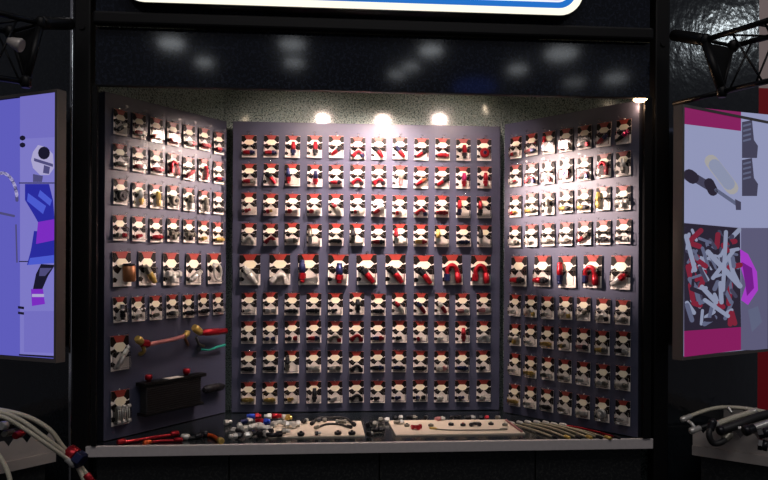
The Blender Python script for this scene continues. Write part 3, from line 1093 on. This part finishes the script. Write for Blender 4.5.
def truss(label, a0, b0, c0, a1, b1, c1, post, e, thick, low=None):
    t = thing('truss', label, 'truss', 'black lighting trusses', loc=a0)
    o = a0.copy()
    a0, b0, c0, a1, b1, c1, post = [p - o for p in (a0, b0, c0, a1, b1, c1, post)]
    for p, q_ in ((a0, a1), (b0, b1), (c0, c1)):
        MB().rod(p, q_, .011, 'black').build('chord', t)
    for p, q_, r in ((a0, b0, .007), (b0, c0, .007), (a0, c0, thick)):
        MB().rod(p, q_, r, 'black').build('end_bar', t)
    for k in (.3, .65):
        for p, q_ in ((a0.lerp(a1, k), c0.lerp(c1, k + .25)), (b0.lerp(b1, k), c0.lerp(c1, k - .2)), (a0.lerp(a1, k - .1), b0.lerp(b1, k + .3))):
            MB().rod(p, q_, .004, 'black').build('brace', t)
    MB().prism([a0.lerp(c0, .05), b0.lerp(c0, .05), c0], e, 'black').build('end_plate', t)
    MB().tube([post, post.lerp(a0, .5), a0], .024, 'black', 10, sub=2).build('arm', t)
    if low is not None:
        MB().rod(low - o, c0, .010, 'black').build('lower_arm', t)
    for p in (a0, b0, c0):
        MB().lathe(p - Vector((0, 0, .022)), p + Vector((0, 0, .022)), [(0, .014), (.2, .02), (.8, .02), (1, .014)], 'black', 10).build('node', t)


a0, b0, c0 = PY(705, 40, 2.78), PY(733, 46, 2.80), PY(722, 92, 2.74)
truss('black triangular truss reaching out over the right monitor', a0, b0, c0, PZ(800, 10.5, a0.z), PZ(800, 29, b0.z), PZ(800, 73.5, c0.z),
      PY(674, 35, 2.95), Vector((.02, .03, 0)), .018, PY(674, 104, 2.95))
a0, b0, c0 = PY(41, 23, 2.78), PY(10, 32, 2.80), PY(26, 82, 2.74)
truss('black triangular truss reaching out over the left monitor', a0, b0, c0, PZ(-40, 4, a0.z), PZ(-40, 22, b0.z), PZ(-40, 72, c0.z),
      PY(70, 24, 2.95), Vector((-.02, .03, 0)), .014)
p = PY(14, 43, 2.70)
t = thing('truss_lamp', 'small unlit lamp head clamped to the left truss', 'lamp', loc=p)
m = MB()
m.lathe((-.02, 0, .008), (.028, 0, -.010), [(0, .012), (.3, .018), (.85, .026), (1, .024)], 'sheet', 14)
m.build('head', t)
MB().tube([(-.01, .02, 0), (-.02, .05, .02), (b0 - p)], .006, 'black', 8).build('bracket', t)

# shiny corner trim beside the left post
trim = MB()
tp = PY(72.0, 40, 3.06)
trim.box((tp.x - .006, tp.y - .006, 0), (tp.x + .006, tp.y + .006, 3.6), 'chrome', bev=.003)
structure(trim.build('trim_1'))


# ------------------------------------------------------------------ side counters with hoses
def side_counter(P1, P2, sgn, label):
    """P1 far end, P2 nearer end of the visible face (at strip bottom)"""
    P1, P2 = Vector(P1), Vector(P2)
    d = (P2 - P1)
    d.z = 0
    L = d.length
    d.normalize()
    n = Vector((d.y, -d.x, 0)) * sgn          # away from the alcove centre -> body goes this way
    t = thing('side_counter', label, 'counter', 'metal side counters', loc=(P1.x, P1.y, 0))
    L = 1.0
    Dp = .55

    def blk(u0, u1, v0, v1, z0, z1, mt, nm, extra=None):
        return MB().prism([d * u0 + n * v0 + Vector((0, 0, z0)), d * u1 + n * v0 + Vector((0, 0, z0)), d * u1 + n * v1 + Vector((0, 0, z0)), d * u0 + n * v1 + Vector((0, 0, z0))],
                          (0, 0, z1 - z0), mt).build(nm, t)
    blk(0, L, 0, Dp, .805, .845, 'sheet', 'edge_strip')
    m = MB()
    # tray wall with V notches along the top
    pts = [d * 0 + Vector((0, 0, .846)), d * L + Vector((0, 0, .846))]
    k = int(L / .07)
    top = []
    for j in range(k, -1, -1):
        u = j * L / k
        top.append(d * u + Vector((0, 0, .925)))
        if j > 0:
            top.append(d * (u - .012) + Vector((0, 0, .925)))
            top.append(d * (u - .030) + Vector((0, 0, .900)))
            top.append(d * (u - .048) + Vector((0, 0, .925)))
    m.prism([p + n * .01 for p in pts + top], n * .003, 'sheet')
    m.prism([p + n * (Dp - .01) for p in pts + top], n * .003, 'sheet')
    m.build('notched_rail', t)
    blk(.02, L - .02, .02, Dp - .02, .846, .86, 'rubber', 'tray_floor')
    blk(.03, L - .03, .03, Dp - .03, .02, .804, 'base', 'cabinet')
    return t


side_counter(PZ(56, 461.5, .805), PZ(0, 474, .805), 1, 'grey metal side counter at the lower left with hoses over it')
side_counter(PZ(692, 455, .805), PZ(768, 466.5, .805), -1, 'grey metal side counter at the lower right with hoses over it')


def hose3(name, label, cat, pts, r, m, ends=(None, None), grp=None, er=None):
    P = [PY(*p) for p in pts]
    o = P[0].copy()
    t = thing(name, label, cat, grp, loc=o)
    Q = [p - o for p in P]
    MB().tube(Q, r, m, 10).build('hose_line', t)
    for (A1, A2), em in zip(((Q[0], Q[1]), (Q[-1], Q[-2])), ends):
        if em:
            d = (A2 - A1).normalized()
            mm = MB()
            rr = er or r * 1.5
            mm.lathe(A1 - d * .02, A1 + d * .03, [(0, rr * .7), (.1, rr), (.45, rr), (.5, rr * .85), (.9, rr * .9), (1, r)], em, 10)
            mm.build('hose_end', t)
    return t


G1 = 'braided hoses arching over the left counter'
hose3('braided_hose', 'uppermost braided steel hose arching over the left counter', 'hose', [(-30, 407, 2.62), (0, 410, 2.64), (28, 417, 2.68), (50, 430, 2.72), (63, 447, 2.76), (72, 456, 2.78), (88, 476, 2.78), (97, 490, 2.78)], .0085, 'braid', (None, None), G1)
hose3('braided_hose', 'middle braided steel hose arching over the left counter', 'hose', [(-30, 409, 2.60), (0, 412, 2.61), (22, 421, 2.64), (44, 437, 2.68), (66, 454, 2.74), (76, 464, 2.76), (84, 480, 2.76), (90, 492, 2.76)], .0085, 'braid', (None, None), G1)
hose3('braided_hose', 'lowest braided steel hose of the arch over the left counter', 'hose', [(-30, 413, 2.57), (0, 416, 2.58), (20, 426, 2.61), (42, 441, 2.65), (62, 455, 2.70), (71, 463, 2.73)], .0075, 'braid', (None, 'silver'), G1)
hose3('braided_hose', 'separate braided hose dropping down at the lower left corner', 'hose', [(-22, 440, 2.5), (-8, 447, 2.5), (3, 462, 2.5), (9, 476, 2.5), (12, 492, 2.5)], .008, 'braid', (None, None), G1)


def band(name, label, p, q_, r, m1, m2, cat='fitting'):
    P, Q = PY(*p), PY(*q_)
    o = P.copy()
    t = thing(name, label, cat, loc=o)
    v = Q - P
    m = MB()
    m.lathe(v * 0, v * .52, [(0, r * .85), (.1, r), (.9, r), (1, r * .9)], m1, 14)
    m.build('collar', t)
    m = MB()
    hexnut(m, v * .52, v, r * 1.05, m2)
    m.build('nut', t)
    return t


band('bundle_clamp', 'red and blue clamp holding the braided hoses together', (68, 451, 2.76), (83, 462, 2.74), .030, 'red', 'blue', 'clamp')
band('hose_end_fitting', 'red hose end at the bottom of the braided bundle', (86, 474, 2.73), (96, 488, 2.73), .014, 'red', 'red')
band('hose_end_fitting', 'red and blue hose end lying on the left counter', (15, 436, 2.70), (30, 429, 2.78), .014, 'red', 'blue')
band('hose_end_fitting', 'silver and black hose end at the left frame edge of the counter', (1, 426, 2.66), (12, 424, 2.7), .016, 'silver', 'blackm')
band('hose_end_fitting', 'dark grey hose end behind the red and blue one', (4, 434, 2.68), (20, 430, 2.8), .012, 'grey', 'blackm')

G2 = 'hoses arching over the right counter'
hose3('braided_hose', 'long braided hose arching across the back of the right counter', 'hose', [(685, 418.5, 2.95), (698, 413, 2.95), (716, 408, 2.95), (735, 407.5, 2.9), (755, 410, 2.85), (790, 417, 2.8)], .0085, 'braid', ('silver', None), G2)
hose3('braided_hose', 'straight braided hose slanting across the right counter front', 'hose', [(717, 424, 2.82), (733, 418, 2.82), (754, 411.5, 2.85)], .012, 'braid', ('silver', 'silver'), G2, .014)
hose3('black_hose', 'black hose slanting from a silver end on the right counter', 'hose', [(694, 430, 2.86), (706, 426, 2.86), (728, 419, 2.86), (745, 413, 2.9)], .009, 'rubber', ('silver', None), G2)
hose3('black_hose', 'thick black hose behind the slanting braided one', 'hose', [(722, 430, 2.80), (740, 424, 2.80), (758, 417, 2.82), (785, 410, 2.84)], .018, 'rubber', ('blackm', None), G2, .02)
hose3('silver_tube', 'polished silver tube at the right frame edge of the counter', 'tube', [(748, 430, 2.74), (760, 426, 2.74), (775, 421, 2.74), (795, 415, 2.74)], .013, 'silver', ('blackm', None), G2, .022)
band('hose_end_fitting', 'round black hose end low at the right frame edge', (768, 446, 2.66), (758, 444, 2.68), .022, 'blackm', 'blackm')
band('hose_end_fitting', 'black hose end just above the low round one', (770, 432, 2.66), (758, 434, 2.68), .020, 'blackm', 'blackm')
hose3('black_hose', 'black hose looping down over the front of the right counter', 'hose', [(712, 424, 2.80), (709, 434, 2.78), (713, 443, 2.78), (722, 442, 2.78), (728, 436, 2.8)], .012, 'rubber', ('blackm', 'grey'), G2)
hose3('silver_tube', 'short silver tube standing across the back hose', 'tube', [(728, 407, 2.9), (732, 413, 2.88)], .006, 'silver', (None, None), G2)
hose3('silver_tube', 'short silver bent tube near the left end of the right counter', 'tube', [(688, 421, 2.9), (692, 424, 2.88), (695, 429, 2.87)], .007, 'silver', (None, None), G2)
hose3('silver_tube', 'silver curved tube end in the notch of the right counter', 'tube', [(738, 428, 2.77), (743, 429, 2.76), (746, 434, 2.75)], .007, 'silver', (None, None), G2)
